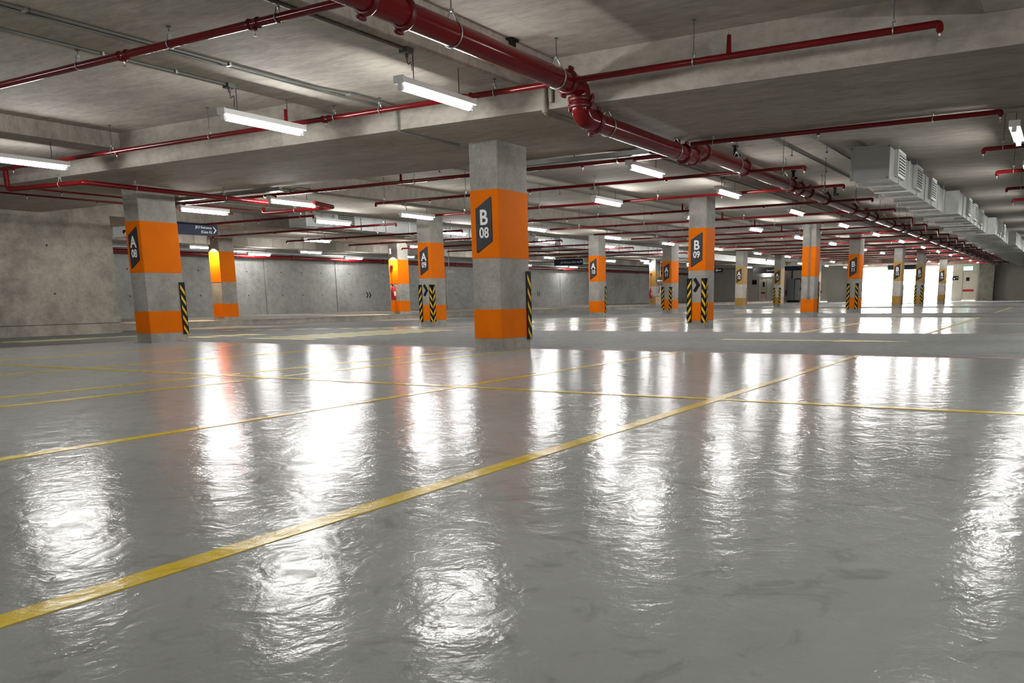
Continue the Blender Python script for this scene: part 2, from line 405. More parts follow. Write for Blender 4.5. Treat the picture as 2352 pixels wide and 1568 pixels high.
def number_sign(par, xf, y0, y1, letter, num):
    """slanted charcoal panel with letter and number on the face towards -X; y0 > y1"""
    w = y0-y1; k = w/.26
    def shape(g):   # corners: left-top, right-top, right-bottom, left-bottom, grown by g, with clipped tips
        return [(y0+g, 1.955+g*.5), (y1+.012, 2.098+g*1.4), (y1-g, 2.086+g), (y1-g, 1.516-g*.5), (y0-.012, 1.368-g*1.4), (y0+g, 1.38-g)]
    pn = MB().prism([(xf-.008, y, z) for y, z in shape(0)], (.006, 0, 0))
    pn.prism([(xf-.004, y, z) for y, z in shape(.008)], (.005, 0, 0), 1)
    p = pn.build('number_sign', [M['sign'], M['signedge']], par)
    tm = MB(); ym = (y0+y1)/2
    text_mesh(tm, letter, .285*min(1, k*1.05), (xf-.0095, ym, 1.742), (0, -1, 0), (0, 0, 1), weight=.006, xscale=.88)
    text_mesh(tm, num, .20*min(1, k*1.05), (xf-.0095, ym-.002, 1.565), (0, -1, 0), (0, 0, 1), weight=.004, xscale=.80)
    tm.build('lettering', M['white'], p)
def pillar(label, x, y, dx, dy, paint, letter=None, num=None, guards=None, chevron=False, base=0.0, mid=None, cond=False):
    top = ceil_z(x+dx/2, y+dy/2)+.05
    c = thing('concrete_pillar', label, 'pillar', (x+dx/2, y+dy/2, base), 'square concrete pillars')
    sh = MB().bbox(x, x+dx, y, y+dy, base, top, .012)
    for z in (1.28, .58):   # faint pour joints
        pass
    sh.build('shaft', M['pillar'], c)
    e = .003
    if mid: MB().bbox(x-e*.5, x+dx+e*.5, y-e*.5, y+dy+e*.5, base+.58, base+1.29, .012).build('painted_mid_band', M['paleconc'], c)
    MB().bbox(x-e, x+dx+e, y-e, y+dy+e, 1.285+base*.3, 2.205+base*.3, .012).build('upper_band', M[paint], c)
    MB().bbox(x-e, x+dx+e, y-e, y+dy+e, .176+base*.6, .582+base*.6, .012).build('lower_band', M[paint], c)
    if letter:
        number_sign(c, x-e, y+dy*.5+min(.13, dy*.32)+.012, y+dy*.5-min(.13, dy*.32)+.012, letter, num)
    if guards == 'near':
        guard(c, x-e, y-e, 1, 1); guard(c, x-e, y+dy+e, 1, -1)
    elif guards == 'far':
        guard(c, x+dx+e, y-e, -1, 1); guard(c, x+dx+e, y+dy+e, -1, -1)
    if chevron:
        cm = MB(); strokes(cm, [(-.045, .145), (.05, 0), (-.045, -.145)], .075, (0, -1, 0), (0, 0, 1), (x-e, y+dy*.5+.01, .968), .004)
        cm.build('chevron_arrow', M['black'], c)
    if cond:
        k = MB()
        for q in (.16, .20):
            k.tube([(x-.012, y+q, 2.95), (x-.012, y+q, .66)], .008, 8)
        k.box(x-.035, x, y+.14, y+.22, .62, .68); k.box(x-.03, x, y+.12, y+.23, 2.8, 2.86)
        k.tube([(x-.012, y+.18, .62), (x-.02, y+.27, .45)], .005, 6); k.tube([(x-.012, y+.18, .62), (x-.02, y+.10, .45)], .005, 6)
        k.build('cable_conduit', M['conduit'], c)
    return c
pillar('nearest orange-banded concrete pillar with charcoal sign B 08', 10.08, 6.85, .74, .48, 'orange', 'B', '08', 'far')
pillar('orange-banded concrete pillar with charcoal sign A 08 in front of left wall', 10.10, 14.73, .78, .43, 'orange', 'A', '08', 'far')
pillar('orange-banded concrete pillar with sign B 09 and black arrow', 18.43, 7.02, .54, .42, 'orange', 'B', '09', 'near', True)
pillar('orange-banded concrete pillar with sign A 09 and black arrow', 18.34, 14.67, .57, .44, 'orange', 'A', '09', 'near', True)
pillar('orange-banded concrete pillar with thin cables down its face and no sign', 27.89, 6.97, .58, .42, 'orange', None, None, 'far', cond=True)
pillar('orange-banded concrete pillar with sign A 10', 28.18, 14.85, .55, .42, 'orange', 'A', '10', 'far')
pillar('orange-banded concrete pillar with sign B 11 left of the bright entrance', 34.59, 6.98, .85, .40, 'orange', 'B', '11', 'near')
pillar('orange-banded concrete pillar with sign A 11', 34.8, 14.82, .8, .42, 'orange', 'A', '11', 'near')
pillar('ochre-banded concrete pillar with sign B 12 against the bright entrance', 43.98, 6.89, .72, .38, 'ochre', 'B', '12', 'far', mid=True)
pillar('ochre-banded concrete pillar with sign A 12', 44.38, 14.83, .7, .42, 'ochre', 'A', '12', 'far', mid=True)
pillar('ochre-banded concrete pillar with sign B 13 against the bright entrance', 50.35, 6.77, .8, .40, 'ochre', 'B', '13', 'near')
pillar('ochre-banded concrete pillar with sign A 13 between two far doors', 50.33, 14.54, .75, .40, 'ochre', 'A', '13', 'near', mid=True)
pillar('smallest ochre-banded concrete pillar with sign B 14', 59.61, 6.71, .7, .40, 'ochre', 'B', '14', None, mid=True)
pillar('far ochre-banded pillar half hidden behind the pillar with cables', 59.4, 14.6, .75, .40, 'ochre', 'A', '14', 'near', mid=True)
pillar('orange-banded concrete pillar on the kerb under a glowing wall light, without sign', 18.0, 22.55, .55, .48, 'orange', base=.17)
pillar('orange-banded pillar on the kerb with a red extinguisher, behind A 09', 26.1, 22.5, .62, .46, 'orange', base=.17)
pillar('ochre-banded pillar on the kerb with extinguisher and convex mirror', 50.35, 22.5, .8, .45, 'ochre', base=.17, mid=True)

# ================================================================ LAMPS
def make_lamp():
    c = thing('batten_lamp', '', 'lamp', (0, 0, 0), 'fluorescent batten lamps')
    b = MB(); prof = [(-.06, -.014), (-.034, .05), (.034, .05), (.06, -.014)]
    b.prism([(-.59, y, z) for y, z in prof], (1.18, 0, 0))
    b.box(-.602, -.59, -.062, .062, -.022, .052); b.box(.59, .602, -.062, .062, -.022, .052)
    b.build('lamp_body', M['lampbody'], c)
    for s in (-1, 1):
        h = MB().box(s*.575-.012, s*.575+.012, -.028, .028, -.078, -.012).lathe([(.027, 0), (.027, .02)], (s*.565, 0, -.052), (-s, 0, 0), 12)
        h.build('tube_holder', M['lampbody'], c)
    MB().tube([(-.556, 0, -.052), (.556, 0, -.052)], .027, 6, caps=False).build('light_tube', M['tube'], c)
    for s in (-1, 1):
        r = MB().tube([(s*.37, 0, .045), (s*.37, 0, 1.0)], .006, 6)
        o = r.build('hanging_rod', M['rod'], c); o.location.z = 0
    return c
proto_lamp = make_lamp(); first_lamp = [True]
def lamp(x, y, z, label):
    o = proto_lamp if first_lamp[0] else copy_tree(proto_lamp); first_lamp[0] = False
    o.location = (x, y, z); o['label'] = label
    top = ceil_z(x, y)-z
    for ch in o.children:
        if ch.name.startswith('hanging_rod'):
            ch.scale.z = (top-.045)/.955; ch.location.z = .045-.045*ch.scale.z
    return o
ORD = ['first', 'second', 'third', 'fourth', 'fifth', 'sixth', 'seventh', 'eighth', 'ninth', 'tenth', 'eleventh', 'twelfth', 'thirteenth']
def lamp_row(desc, y, xs, zf=None):
    for i, x in enumerate(xs):
        z = (2.815 if x < DX0 else 2.665+fall(x)) if zf is None else zf
        lamp(x, y, z, desc % ORD[i])
lamp_row('white batten lamp, %s along the row just left of the big red pipe', 5.79, [7.46, 12.57, 16.33, 21.15, 26.2, 31.2, 36.4, 42.3, 47.6, 53, 59, 64.5, 70])
lamp_row('white batten lamp, %s in the row left of the B pillars', 8.37, [7.47, 16.28, 21.2, 26.1, 31, 36.1, 42.3, 47, 53, 59, 64.5, 70])
lamp_row('white batten lamp, %s in the row right of the A pillars', 13.4, [7.5, 12.53, 16.3, 21.5, 26.4, 31.1, 36.5, 42.2, 47.5, 53, 58, 63.5, 69])  # some of the farthest lamps in these rows are added to brighten the end wall
lamp_row('white batten lamp, %s in the row left of the A pillars', 16.05, [12.53, 16.26, 21.2, 26.5, 31.2, 37, 42.5, 53, 60, 67.6, 74])
lamp_row('white batten lamp, %s in the row right of the kerb pillars', 21.4, [20.9, 26.1, 46.3, 53.3, 65.5, 72])
lamp_row('white batten lamp, %s in the row over the kerb edge', 22.95, [38.2, 45.0, 50.1, 57.2])
lamp_row('small-looking batten lamp, %s of the row over the raised walkway', 27.0, [20.9, 26.0, 31.9, 38.8])
lamp_row('far batten lamp, %s of the row in front of the back wall', 29.7, [25.7, 31.3, 46.6, 52.6])
lamp(73, 10.5, 2.85, 'added batten lamp just inside the bright entrance')  # off the lamp rows, added to light the far end
lamp(12.45, .69, 2.665, 'batten lamp seen end-on at the right edge of the photo')
for x, y in [(2.3, 5.79), (2.3, 8.37), (2.3, 13.4), (2.3, .69), (5.9, .60), (-2.8, 5.79), (-2.8, .69), (2.3, -1.95), (7.4, -1.95), (2.3, 18.5), (13.0, 26.5),  # last here is added unseen behind the left wall to brighten the duct box
             (16.2, .69), (21.2, .69), (26.2, .69), (31, .69), (36.4, .69), (42.3, .69), (47.6, .69), (53, .69), (16.2, -6.8), (26.2, -6.8), (36.4, -6.8), (47.6, -6.8)]:
    lamp(x, y, 2.815 if x < DX0 else 2.665+fall(x), 'unseen batten lamp of the rows running on out of sight')  # unseen lamps, added to carry the rows on and light the near floor

# ================================================================ RED PIPES
def ring(mb, p, r, axis, rad=.006, n=24, mi=0):
    ax = Vector(axis).normalized(); u = ax.orthogonal().normalized(); w = ax.cross(u); p = Vector(p)
    mb.tube([p+(u*math.cos(2*PI*k/n)+w*math.sin(2*PI*k/n))*r for k in range(n)], rad, 6, mi, False, closed=True)
def hanger(par, p, r, axis, top, big=False, name='pipe_hanger'):
    """threaded rod, yoke and loop carrying a pipe of radius r at p"""
    x, y, z = p; mb = MB(); ax = Vector(axis).normalized(); side = ax.cross(Vector((0, 0, 1))).normalized()
    h = r*(1.75 if big else 2.4)
    mb.tube([(x, y, z+h), (x, y, top)], .0055 if big else .0045, 6, 1)
    mb.lathe([(.022, 0), (.022, .006)], (x, y, top-.006), (0, 0, 1), 8, 1)
    P = Vector(p); lo = .0075 if big else .006
    pts = [P+Vector((0, 0, h))+side*.012]
    a0 = math.radians(38)
    for k in range(21):
        a = a0+(2*PI-2*a0)*k/20
        pts.append(P+side*math.sin(a)*(r+lo*.7)+Vector((0, 0, math.cos(a)*(r+lo*.7))))
    pts.append(P+Vector((0, 0, h))-side*.012)
    mb.tube(pts, lo, 6, 0)
    mb.box(x-.014, x+.014, y-.014, y+.014, z+h-.008, z+h+.016)
    return mb.build(name, [M['galv'], M['rod']], par)
def head(par, x, y, z, r, up=False):
    """sprinkler head hanging under (or standing over) a branch pipe"""
    s = 1 if up else -1; mb = MB()
    L = .16 if up else .02
    mb.lathe([(r*1.05, 0), (r*.8, r+.012), (r*.62, r+L)], (x, y, z), (0, 0, s), 10, 1)
    mb.lathe([(.008, r+L), (.010, r+L+.012), (.005, r+L+.02), (.005, r+L+.04), (.016, r+L+.042), (.016, r+L+.045)], (x, y, z), (0, 0, s), 10)
    return mb.build('sprinkler_head', [M['brass'], M['red']], par)
def coupling(par, p, r, axis, w=.05, bolts=True):
    ax = Vector(axis).normalized(); p = Vector(p); mb = MB()
    mb.lathe([(r, -w/2), (r*1.22, -w/2+.004), (r*1.26, -.008), (r*1.26, .008), (r*1.22, w/2-.004), (r, w/2)], p, ax, 24)
    if bolts:
        side = ax.cross(Vector((0, 0, 1)))
        side = side.normalized() if side.length > .1 else Vector((0, 1, 0))
        d = (side*.35+Vector((0, 0, 1))*.94) if abs(ax.z) < .5 else side
        for s in (-1, 1):
            q = p+d*(s*r*1.35)
            mb.lathe([(r*.17, -w*.75), (r*.2, -w*.4), (r*.2, w*.4), (r*.17, w*.75)], q, ax, 8)
            mb.lathe([(r*.1, -w*1.0), (r*.1, w*1.0)], q, ax, 8)
    return mb.build('pipe_coupling', M['redclamp'], par)
YM, RM = 4.8, .106
main = thing('main_fire_pipe', 'thick glossy red fire main stepping down under the concrete beam, running to the far end', 'pipe', (8.6, YM, 2.98))
MB().tube([(.8, YM, 2.985), (8.62, YM, 2.985)], RM, 28).build('pipe', M['red'], main)
MB().tube([(8.5, YM, 2.985), (8.72, YM, 2.985), (8.72, YM, 2.68), (8.98, YM, 2.68)], RM*1.03, 28, bend=.15).build('pipe_elbow', M['red'], main)
MB().tube([(8.9, YM, 2.68), (11.75, YM, 2.68)], RM, 28).build('pipe', M['red'], main)
MB().tube([(11.7, YM, 2.68), (12.0, YM, 2.68), (12.17, YM, 2.80), (12.5, YM, 2.80)], RM*1.03, 28, bend=.13).build('pipe_elbow', M['red'], main)
MB().tube([(12.4, YM, 2.80), (78, YM, 2.78)], RM, 24).build('pipe', M['red'], main)
for x, z in [(5.35, 2.985), (5.78, 2.985), (8.42, 2.985), (9.03, 2.68), (11.66, 2.68), (12.02, 2.70), (12.42, 2.80), (17.7, 2.8), (18.4, 2.8)]+[(14.3+2.8*k, 2.80) for k in range(0, 21)]+[(24.2, 2.8), (30.1, 2.8), (36.2, 2.79)]:
    coupling(main, (x, YM, z), RM, (1, 0, 0))
coupling(main, (8.72, YM, 2.86), RM, (0, 0, 1)); coupling(main, (8.72, YM, 2.79), RM, (0, 0, 1))
for x, z in [(6.42, 2.985), (8.2, 2.985), (9.35, 2.68), (11.36, 2.68), (13.9, 2.8), (16.7, 2.8), (19.5, 2.8), (23, 2.8), (27, 2.8), (31, 2.79), (35, 2.79), (40, 2.79), (46, 2.79), (52, 2.79), (58, 2.79)]:
    hanger(main, (x, YM, z), RM, (1, 0, 0), ceil_z(x, YM), True)
MB().tube([(11.45, YM, 2.76), (11.45, YM, 2.83)], .04, 12).build('branch_outlet', M['red'], main)

def branch(label, x, z, y0, y1, r, heads, hangs, cat='pipe', end0=0, end1=0, ups=(), couplings=()):
    """a sprinkler branch line along Y at x; end0 / end1 = length of a turned-down end with a head"""
    c = thing('sprinkler_pipe', label, cat, (x, (y0+y1)/2, z), 'red sprinkler branch pipes')
    pts = [(x, y0, z), (x, y1, z)]
    if end0: pts = [(x, y0, z-end0)]+pts
    if end1: pts = pts+[(x, y1, z-end1)]
    MB().tube(pts, r, 12, bend=.05).build('pipe', M['red'], c)
    for y in heads: head(c, x, y, z, r)
    for y in ups: head(c, x, y, z, r, True)
    if end0: head(c, x, y0, z-end0+r, r*.9)
    if end1: head(c, x, y1, z-end1+r, r*.9)
    for y in hangs: hanger(c, (x, y, z), r, (0, 1, 0), ceil_z(x, y))
    for y in couplings: MB().lathe([(r, -.07), (r*1.3, -.06), (r*1.3, -.045), (r*1.12, -.04), (r*1.12, .04), (r*1.3, .045), (r*1.3, .06), (r, .07)], (x, y, z), (0, 1, 0), 14).build('pipe_tee', M['red'], c)
    return c
branch('nearest red sprinkler pipe crossing the upper left of the ceiling', 5.33, 2.985, YM, 14.5, .034, [6.0, 7.75], [5.72, 7.08, 8.45, 11.0], couplings=[6.0, 7.75])
branch('red sprinkler pipe running along the near side of the deep concrete beam', 8.4, 2.985, 1.12, 16.9, .032, [6.1, 8.3, 12.62, 15.45], [1.5, 3.36, 5.72, 7.4, 8.15, 10.5, 12.72], end0=.06, ups=(3.0, 9.0), couplings=[6.1, 8.3])
branch('red sprinkler pipe under the far right edge of the deep beam', 11.5, 2.765, .82, 4.62, .030, [2.9], [1.55, 4.3], end0=.04)
branch('red sprinkler pipe under the far left edge of the deep beam', 12.02, 2.735, YM, 16.6, .030, [6.6, 13.3], [6.0, 9.9, 13.6], ups=(10.2,))
NB = 21
for k in range(NB):
    x = 14.3+2.8*k; z = 2.735 if x < 30 else 2.735+fall(x)*.35
    e0 = .05 if k < 4 else (.18 if x < 40 else .12)
    yl = 12.85 if k == 0 else 13.6
    hg = [4.15, 7.6, 10.5, 12.6] if k < 9 else []
    hd = [6.2, 9.0, 11.4] if k < 9 else [6.2, 10.0]
    branch('red sprinkler branch pipe under the big red main, %s beyond the deep beam' % (ORD[k] if k < 13 else 'among the farthest'), x, z, 3.8, yl, .028 if k < 8 else .03, hd, hg, end0=e0, end1=.05 if k < 3 else 0,
           ups=(8.2,) if k in (2, 3, 4, 5) else ())
for k in range(9):
    x = 14.6+2.8*k
    branch('red sprinkler pipe left of the A pillars, %s from the front' % ORD[k], x, 2.63, 15.0, 22.0, .028, [16.8, 19.4], [15.4, 20.6], end0=.05, end1=.05)
for k, (x, lab) in enumerate([(14.2, 'red sprinkler pipe end nearest the lamp at the right edge'), (17.0, 'red sprinkler pipe end at the right edge, second one down'), (19.8, 'red sprinkler pipe end at the right edge, third one down'), (22.3, 'red sprinkler pipe end at the right edge, fourth one down')]):
    branch(lab, x, 2.75, 1.2, -5.0, .030, [], [.95, -2.0], end0=.05)
# sub-main by the A 08 pillar: drops under the deep beam, turns and runs back under it
sm = thing('fire_sub_main_pipe', 'medium red pipe dropping beside the left lamp, bending over pillar A 08', 'pipe', (8.5, 15.7, 2.68), 'red sub-main pipes')
MB().tube([(8.42, 15.72, 2.98), (8.42, 15.72, 2.65), (8.6, 13.86, 2.65), (12.3, 13.86, 2.65)], .042, 16, bend=.07).build('pipe', M['red'], sm)
for p, ax in [((8.54, 14.4, 2.65), (0, 1, 0)), ((9.5, 13.86, 2.65), (1, 0, 0)), ((11.3, 13.86, 2.65), (1, 0, 0))]:
    hanger(sm, p, .042, ax, Z_DROP if p[0] > DX0 else z_slab(p[0]))
sm2 = thing('fire_sub_main_pipe', 'short red pipe loop with round end just behind the deep beam', 'pipe', (12.9, 14, 2.6), 'red sub-main pipes')
MB().tube([(13.32, 15.15, 2.72), (13.32, 15.15, 2.6), (13.32, 13.1, 2.6), (12.8, 13.1, 2.64)], .04, 16, bend=.06).build('pipe', M['red'], sm2)
hanger(sm2, (13.32, 14.2, 2.6), .04, (0, 1, 0), ceil_z(13.32, 14.2))
for i, (y, lab) in enumerate([(16.95, 'thin red pipe nearer the left wall, under the deep beam'), (16.0, 'thin red pipe farther from the left wall, ending behind pillar A 08')]):
    c = thing('sprinkler_pipe', lab, 'pipe', (9.6, y, 2.74), 'red sprinkler branch pipes')
    MB().tube([(6.5 if i == 0 else 8.45, y, 2.74), (14, y, 2.74)], .016, 10).build('pipe', M['red'], c)
    for x in (9.4, 10.75): head(c, x+.1*i, y, 2.74, .016)
    for x in (8.9, 11.5): hanger(c, (x, y, 2.74), .016, (1, 0, 0), Z_DROP)
wp = thing('wall_fire_pipe', 'long thick red pipe high along the back wall', 'pipe', (30, 30.25, 2.62))
MB().tube([(12, 30.25, 2.62), (78, 30.25, 2.66)], .085, 16).build('pipe', M['red'], wp)
for x in range(16, 76, 6): coupling(wp, (x, 30.25, 2.63), .085, (1, 0, 0), .07, False)
for x in range(19, 70, 6): hanger(wp, (x, 30.25, 2.63), .085, (1, 0, 0), ceil_z(x, 30.25), True)
MB().tube([(17, 30.45, 2.80), (70, 30.45, 2.86)], .06, 12).build('upper_run', M['duct'], wp)

# ================================================================ CONDUITS
def conduit(label, pts, r, mat, box=None, clips=(), bend=.05, cable=None, group='grey ceiling conduits', name='cable_conduit'):
    c = thing(name, label, 'conduit', pts[0], group)
    MB().tube(pts, r, 10, bend=bend).build('conduit_pipe', mat, c)
    if box:
        x, y, z = box
        MB().box(x-.05, x+.05, y-.05, y+.05, z-.05, z).lathe([(.018, 0), (.018, .04)], (x, y, z-.05), (0, 0, -1), 10).build('junction_box', M['conduit'], c)
        if cable:
            MB().tube([(x, y, z-.08), (x-.02, y-.03, z-.17), (x+.04, y-.02, z-.11), cable], .005, 6, bend=.05).build('flex_cable', M['cable'], c)
    for p in clips: MB().box(p[0]-.012, p[0]+.012, p[1]-.03, p[1]+.03, p[2]-.02, p[2]+.025).build('pipe_clip', M['galv'], c)
    return c
z1, z2 = Z_SLAB-.014, Z_BAND-.014
conduit('grey conduit on the ceiling at top left, outer of the two', [(2.5, 8.62, z1), (6.95, 8.6, z1)], .013, M['conduit'], clips=[(5.2, 8.62, z1), (6.2, 8.61, z1)])
conduit('grey conduit ending in a box over the second lamp', [(2.5, 8.33, z2), (6.95, 8.33, z2)], .015, M['conduit'], (6.98, 8.33, Z_BAND), [(5.5, 8.33, z2), (6.3, 8.33, z2)], cable=(7.05, 8.36, 2.9))
conduit('grey conduit turning down the beam face and running on to pillar B 08', [(2.5, 7.62, z2), (7.6, 7.62, z2), (8.1, 7.5, z2), (8.83, 7.5, z2), (8.83, 7.5, 2.82), (10.1, 7.5, 2.82)], .014, M['conduit'], clips=[(4.4, 7.62, z2), (6.4, 7.62, z2), (8.0, 7.52, z2)])
conduit('thinner straight grey conduit in the middle of the near ceiling', [(2.5, 7.72, z2), (7.8, 7.70, z2), (8.82, 7.66, z2)], .011, M['conduit'])
conduit('dark conduit ending in a box over the top middle lamp', [(2.5, 5.76, z2), (6.9, 5.76, z2)], .017, M['conduit'], (6.96, 5.76, Z_BAND), [(5.2, 5.76, z2)], cable=(7.07, 5.79, 2.95))
cc = conduit('pair of beige vertical conduits on the beam face behind the red main', [(8.83, 5.33, 3.3), (8.83, 5.33, 2.80), (9.6, 5.33, 2.81)], .026, M['beige_cond'], bend=.04, group='beige conduits')
MB().tube([(8.83, 5.24, 3.3), (8.83, 5.24, 2.9)], .022, 10).build('conduit_pipe', M['beige_cond'], cc)
MB().tube([(8.83, 5.33, 2.95), (8.83, 5.33, 2.80)], .034, 12).build('conduit_socket', M['beige_cond'], cc)
conduit('beige conduit along the far right edge of the deep beam', [(11.7, 4.6, 2.80), (11.7, -3, 2.80)], .03, M['beige_cond'], clips=[(11.7, 3.6, 2.8), (11.7, 2.3, 2.8), (11.7, 1.4, 2.8)], group='beige conduits')
tr = thing('cable_tray', 'grey cable tray along the far edge of the beam right of pillar B 08', 'cable tray', (11.77, 6.5, 2.76), 'cable trays')
MB().box(11.72, 11.82, 5.35, 7.9, 2.74, 2.745).box(11.72, 11.725, 5.35, 7.9, 2.74, 2.81).box(11.815, 11.82, 5.35, 7.9, 2.74, 2.81).build('tray', M['duct'], tr)
MB().tube([(11.77, 5.4, 2.757), (11.77, 7.88, 2.757), (11.75, 7.98, 2.72), (11.85, 8.1, 2.74)], .011, 8, bend=.05).build('cable', M['cable'], tr)
for y in (5.7, 6.6, 7.5): MB().box(11.76, 11.78, y-.01, y+.01, 2.74, 2.84).build('tray_bracket', M['rod'], tr)
tr = thing('cable_tray', 'dark cable tray behind the beam right of pillar A 08', 'cable tray', (11.77, 14, 2.77), 'cable trays')
MB().box(11.70, 11.82, 12.85, 16.5, 2.75, 2.76).box(11.70, 11.705, 12.85, 16.5, 2.75, 2.82).build('tray', M['conduit'], tr)
MB().tube([(11.76, 16.4, 2.775), (11.76, 12.9, 2.775), (11.86, 12.8, 2.72), (11.95, 12.7, 2.82), (12.2, 12.55, 2.8)], .012, 6, bend=.08).build('cable', M['cable'], tr)
for y in (13.2, 14.5, 15.8): MB().box(11.75, 11.77, y-.01, y+.01, 2.75, 2.84).build('tray_bracket', M['rod'], tr)
for y, lab in [(5.72, 'long grey conduit feeding the lamps just left of the big red pipe'), (8.42, 'long grey conduit feeding the lamps left of the B pillars'), (13.3, 'long grey conduit feeding the lamps right of the A pillars'), (16.2, 'long grey conduit feeding the lamps left of the A pillars')]:
    c = thing('cable_conduit', lab, 'conduit', (12.2, y, z_band(12)), 'grey ceiling conduits')
    MB().tube([(12.2, y, z_band(12.2)-.018), (60, y, z_band(60)-.018)], .015, 8).build('conduit_pipe', M['conduit'], c)
    for x in ([12.0, 15.85, 20.8, 25.8, 30.8] if y < 6 else [15.75, 20.75, 25.8, 30.7]):
        z = z_band(x); MB().box(x-.045, x+.045, y-.045, y+.045, z-.05, z).tube([(x, y, z-.05), (x+.02, y-.03, z-.12), (x+.09, y, z-.08), (x+.1, y+.03, z-.17)], .005, 6, bend=.04).build('junction_box', M['conduit'], c)
for y, lab in [(10.5, 'thin grey conduit under the slab midway between the A and B pillars'), (4.35, 'thin grey conduit right of the big red main pipe'), (3.75, 'thin grey conduit farther right of the big red main pipe')]:
    c = thing('cable_conduit', lab, 'conduit', (12.2, y, 3.2), 'grey ceiling conduits')
    MB().tube([(12.0, y, z_slab(12.2)-.02), (60, y, z_slab(60)-.02)], .016, 8).build('conduit_pipe', M['conduit'], c)
    for x in (13.5, 15.5, 18, 21, 24): MB().tube([(x, y, z_slab(x)-.03), (x, y, z_slab(x)-.12)], .006, 6).lathe([(.016, 0), (.02, .012), (.016, .024)], (x, y, z_slab(x)-.145), (0, 0, 1), 8).build('pipe_clip', M['rod'], c)
# small detectors / brackets beside the red main
def bracket(label, x, y):
    z = z_slab(x)
    c = thing('ceiling_bracket', label, 'bracket', (x, y, z), 'black ceiling brackets')
    MB().box(x-.07, x+.07, y-.035, y+.035, z-.02, z).build('plate', M['black'], c)
    MB().box(x-.025, x+.025, y-.025, y+.025, z-.17, z-.02).box(x-.05, x+.05, y-.08, y+.02, z-.19, z-.14).build('arm', M['black'], c)
bracket('black bracket on the ceiling above the big red main, nearest', 7.99, 5.2)
bracket('black bracket over the red main just beyond the deep beam', 14.76, 5.12)
bracket('black bracket over the red main, second beyond the deep beam', 18.4, 5.12)
bracket('black bracket over the red main, third beyond the deep beam', 22.0, 5.09)

# ================================================================ AIR DUCTS
def duct(label, x0, ysteps, yl, zt, zb, xend, grilles, side):
    """rectangular duct along X, its right side stepping in at ysteps [(x, y)], grilles on the side facing -Y"""
    c = thing('air_duct', label, 'duct', (x0, (yl+ysteps[0][1])/2, zb), 'sheet metal air ducts')
    xs = [s[0] for s in ysteps]+[xend]
    for i, (xa, yr) in enumerate(ysteps):
        body = MB().box(xa, xs[i+1], yr, yl, zb, zt)
        body.build('duct_section', M['duct'], c)
        x = xa
        while x < min(xs[i+1], 48):
            MB().box(x-.012, x+.012, yr-.022, yl+.022, zb-.022, zt+.012).build('flange', M['grille'], c); x += 1.06
    for gx, yr in grilles:
        g = MB(); zc = (zt+zb)/2+.05; w, h = .64, .34
        g.box(gx-w/2-.05, gx+w/2+.05, yr-.07, yr, zc-h/2-.05, zc+h/2+.05)
        g.box(gx-w/2, gx+w/2, yr-.074, yr-.069, zc-h/2, zc+h/2, 1)
        for k in range(7):
            z = zc-h/2+h*(k+.5)/7
            g.prism([(gx-w/2, yr-.072, z-.012), (gx-w/2, yr-.085, z-.004), (gx-w/2, yr-.085, z+.006), (gx-w/2, yr-.072, z+.012)], (w, 0, 0))
        g.build('grille', [M['grille'], M['dark']], c)
    for x in [x0+.6+2.1*k for k in range(8)]:
        b = MB()
        for y in (ysteps[0][1]-.05, yl+.03): b.tube([(x, y, zb-.04), (x, y, z_slab(x))], .006, 6)
        b.box(x-.02, x+.02, ysteps[0][1]-.09, yl+.06, zb-.06, zb-.03)
        b.build('duct_support', M['galv'], c)
    e = MB(); y0 = ysteps[0][1]
    e.box(x0-.02, x0, y0, yl, zb, zt); e.box(x0-.03, x0, y0-.025, yl+.025, zt-.012, zt+.02); e.box(x0-.03, x0, y0-.025, yl+.025, zb-.02, zb+.01)
    e.box(x0-.03, x0, y0-.025, y0+.012, zb, zt); e.box(x0-.03, x0, yl-.012, yl+.025, zb, zt)
    e.build('end_plate', M['duct'], c)
    return c
duct('galvanised air duct with louvred grilles hanging at the right, its square end facing us', 15.53, [(15.53, 2.74), (23.3, 2.45), (32.4, 2.22), (40.3, 1.97)], 3.32, 3.13, 2.62, 74,
     [(16.45, 2.74), (18.58, 2.74), (20.72, 2.74), (25.6, 2.45), (27.4, 2.45), (29.4, 2.45), (34.3, 2.22), (36.2, 2.22)], -1)
duct('galvanised air duct with grilles between the A pillars and the kerb', 17.25, [(17.25, 18.0), (30.5, 17.8)], 18.6, 3.09, 2.73, 60,
     [(18.7, 18.0), (22.3, 18.0), (28.5, 18.0), (33.5, 17.8)], -1)
wb = thing('air_duct', 'white duct box seen between the left wall and pillar A 08', 'duct', (15.9, 24.2, 2.75), 'sheet metal air ducts')
MB().box(15.6, 17.0, 23.2, 24.0, 2.62, 2.98).build('duct_section', M['grille'], wb)
MB().box(15.58, 17.02, 23.18, 24.02, 2.60, 2.63).build('flange', M['grille'], wb)
MB().tube([(15.75, 23.15, 2.9), (15.75, 23.15, 2.82), (15.95, 23.15, 2.82)], .02, 8, bend=.03).build('black_pipe', M['black'], wb)
for x in (15.8, 16.8): MB().tube([(x, 23.6, 2.97), (x, 23.6, ceil_z(x, 23.6))], .008, 6).build('duct_support', M['galv'], wb)

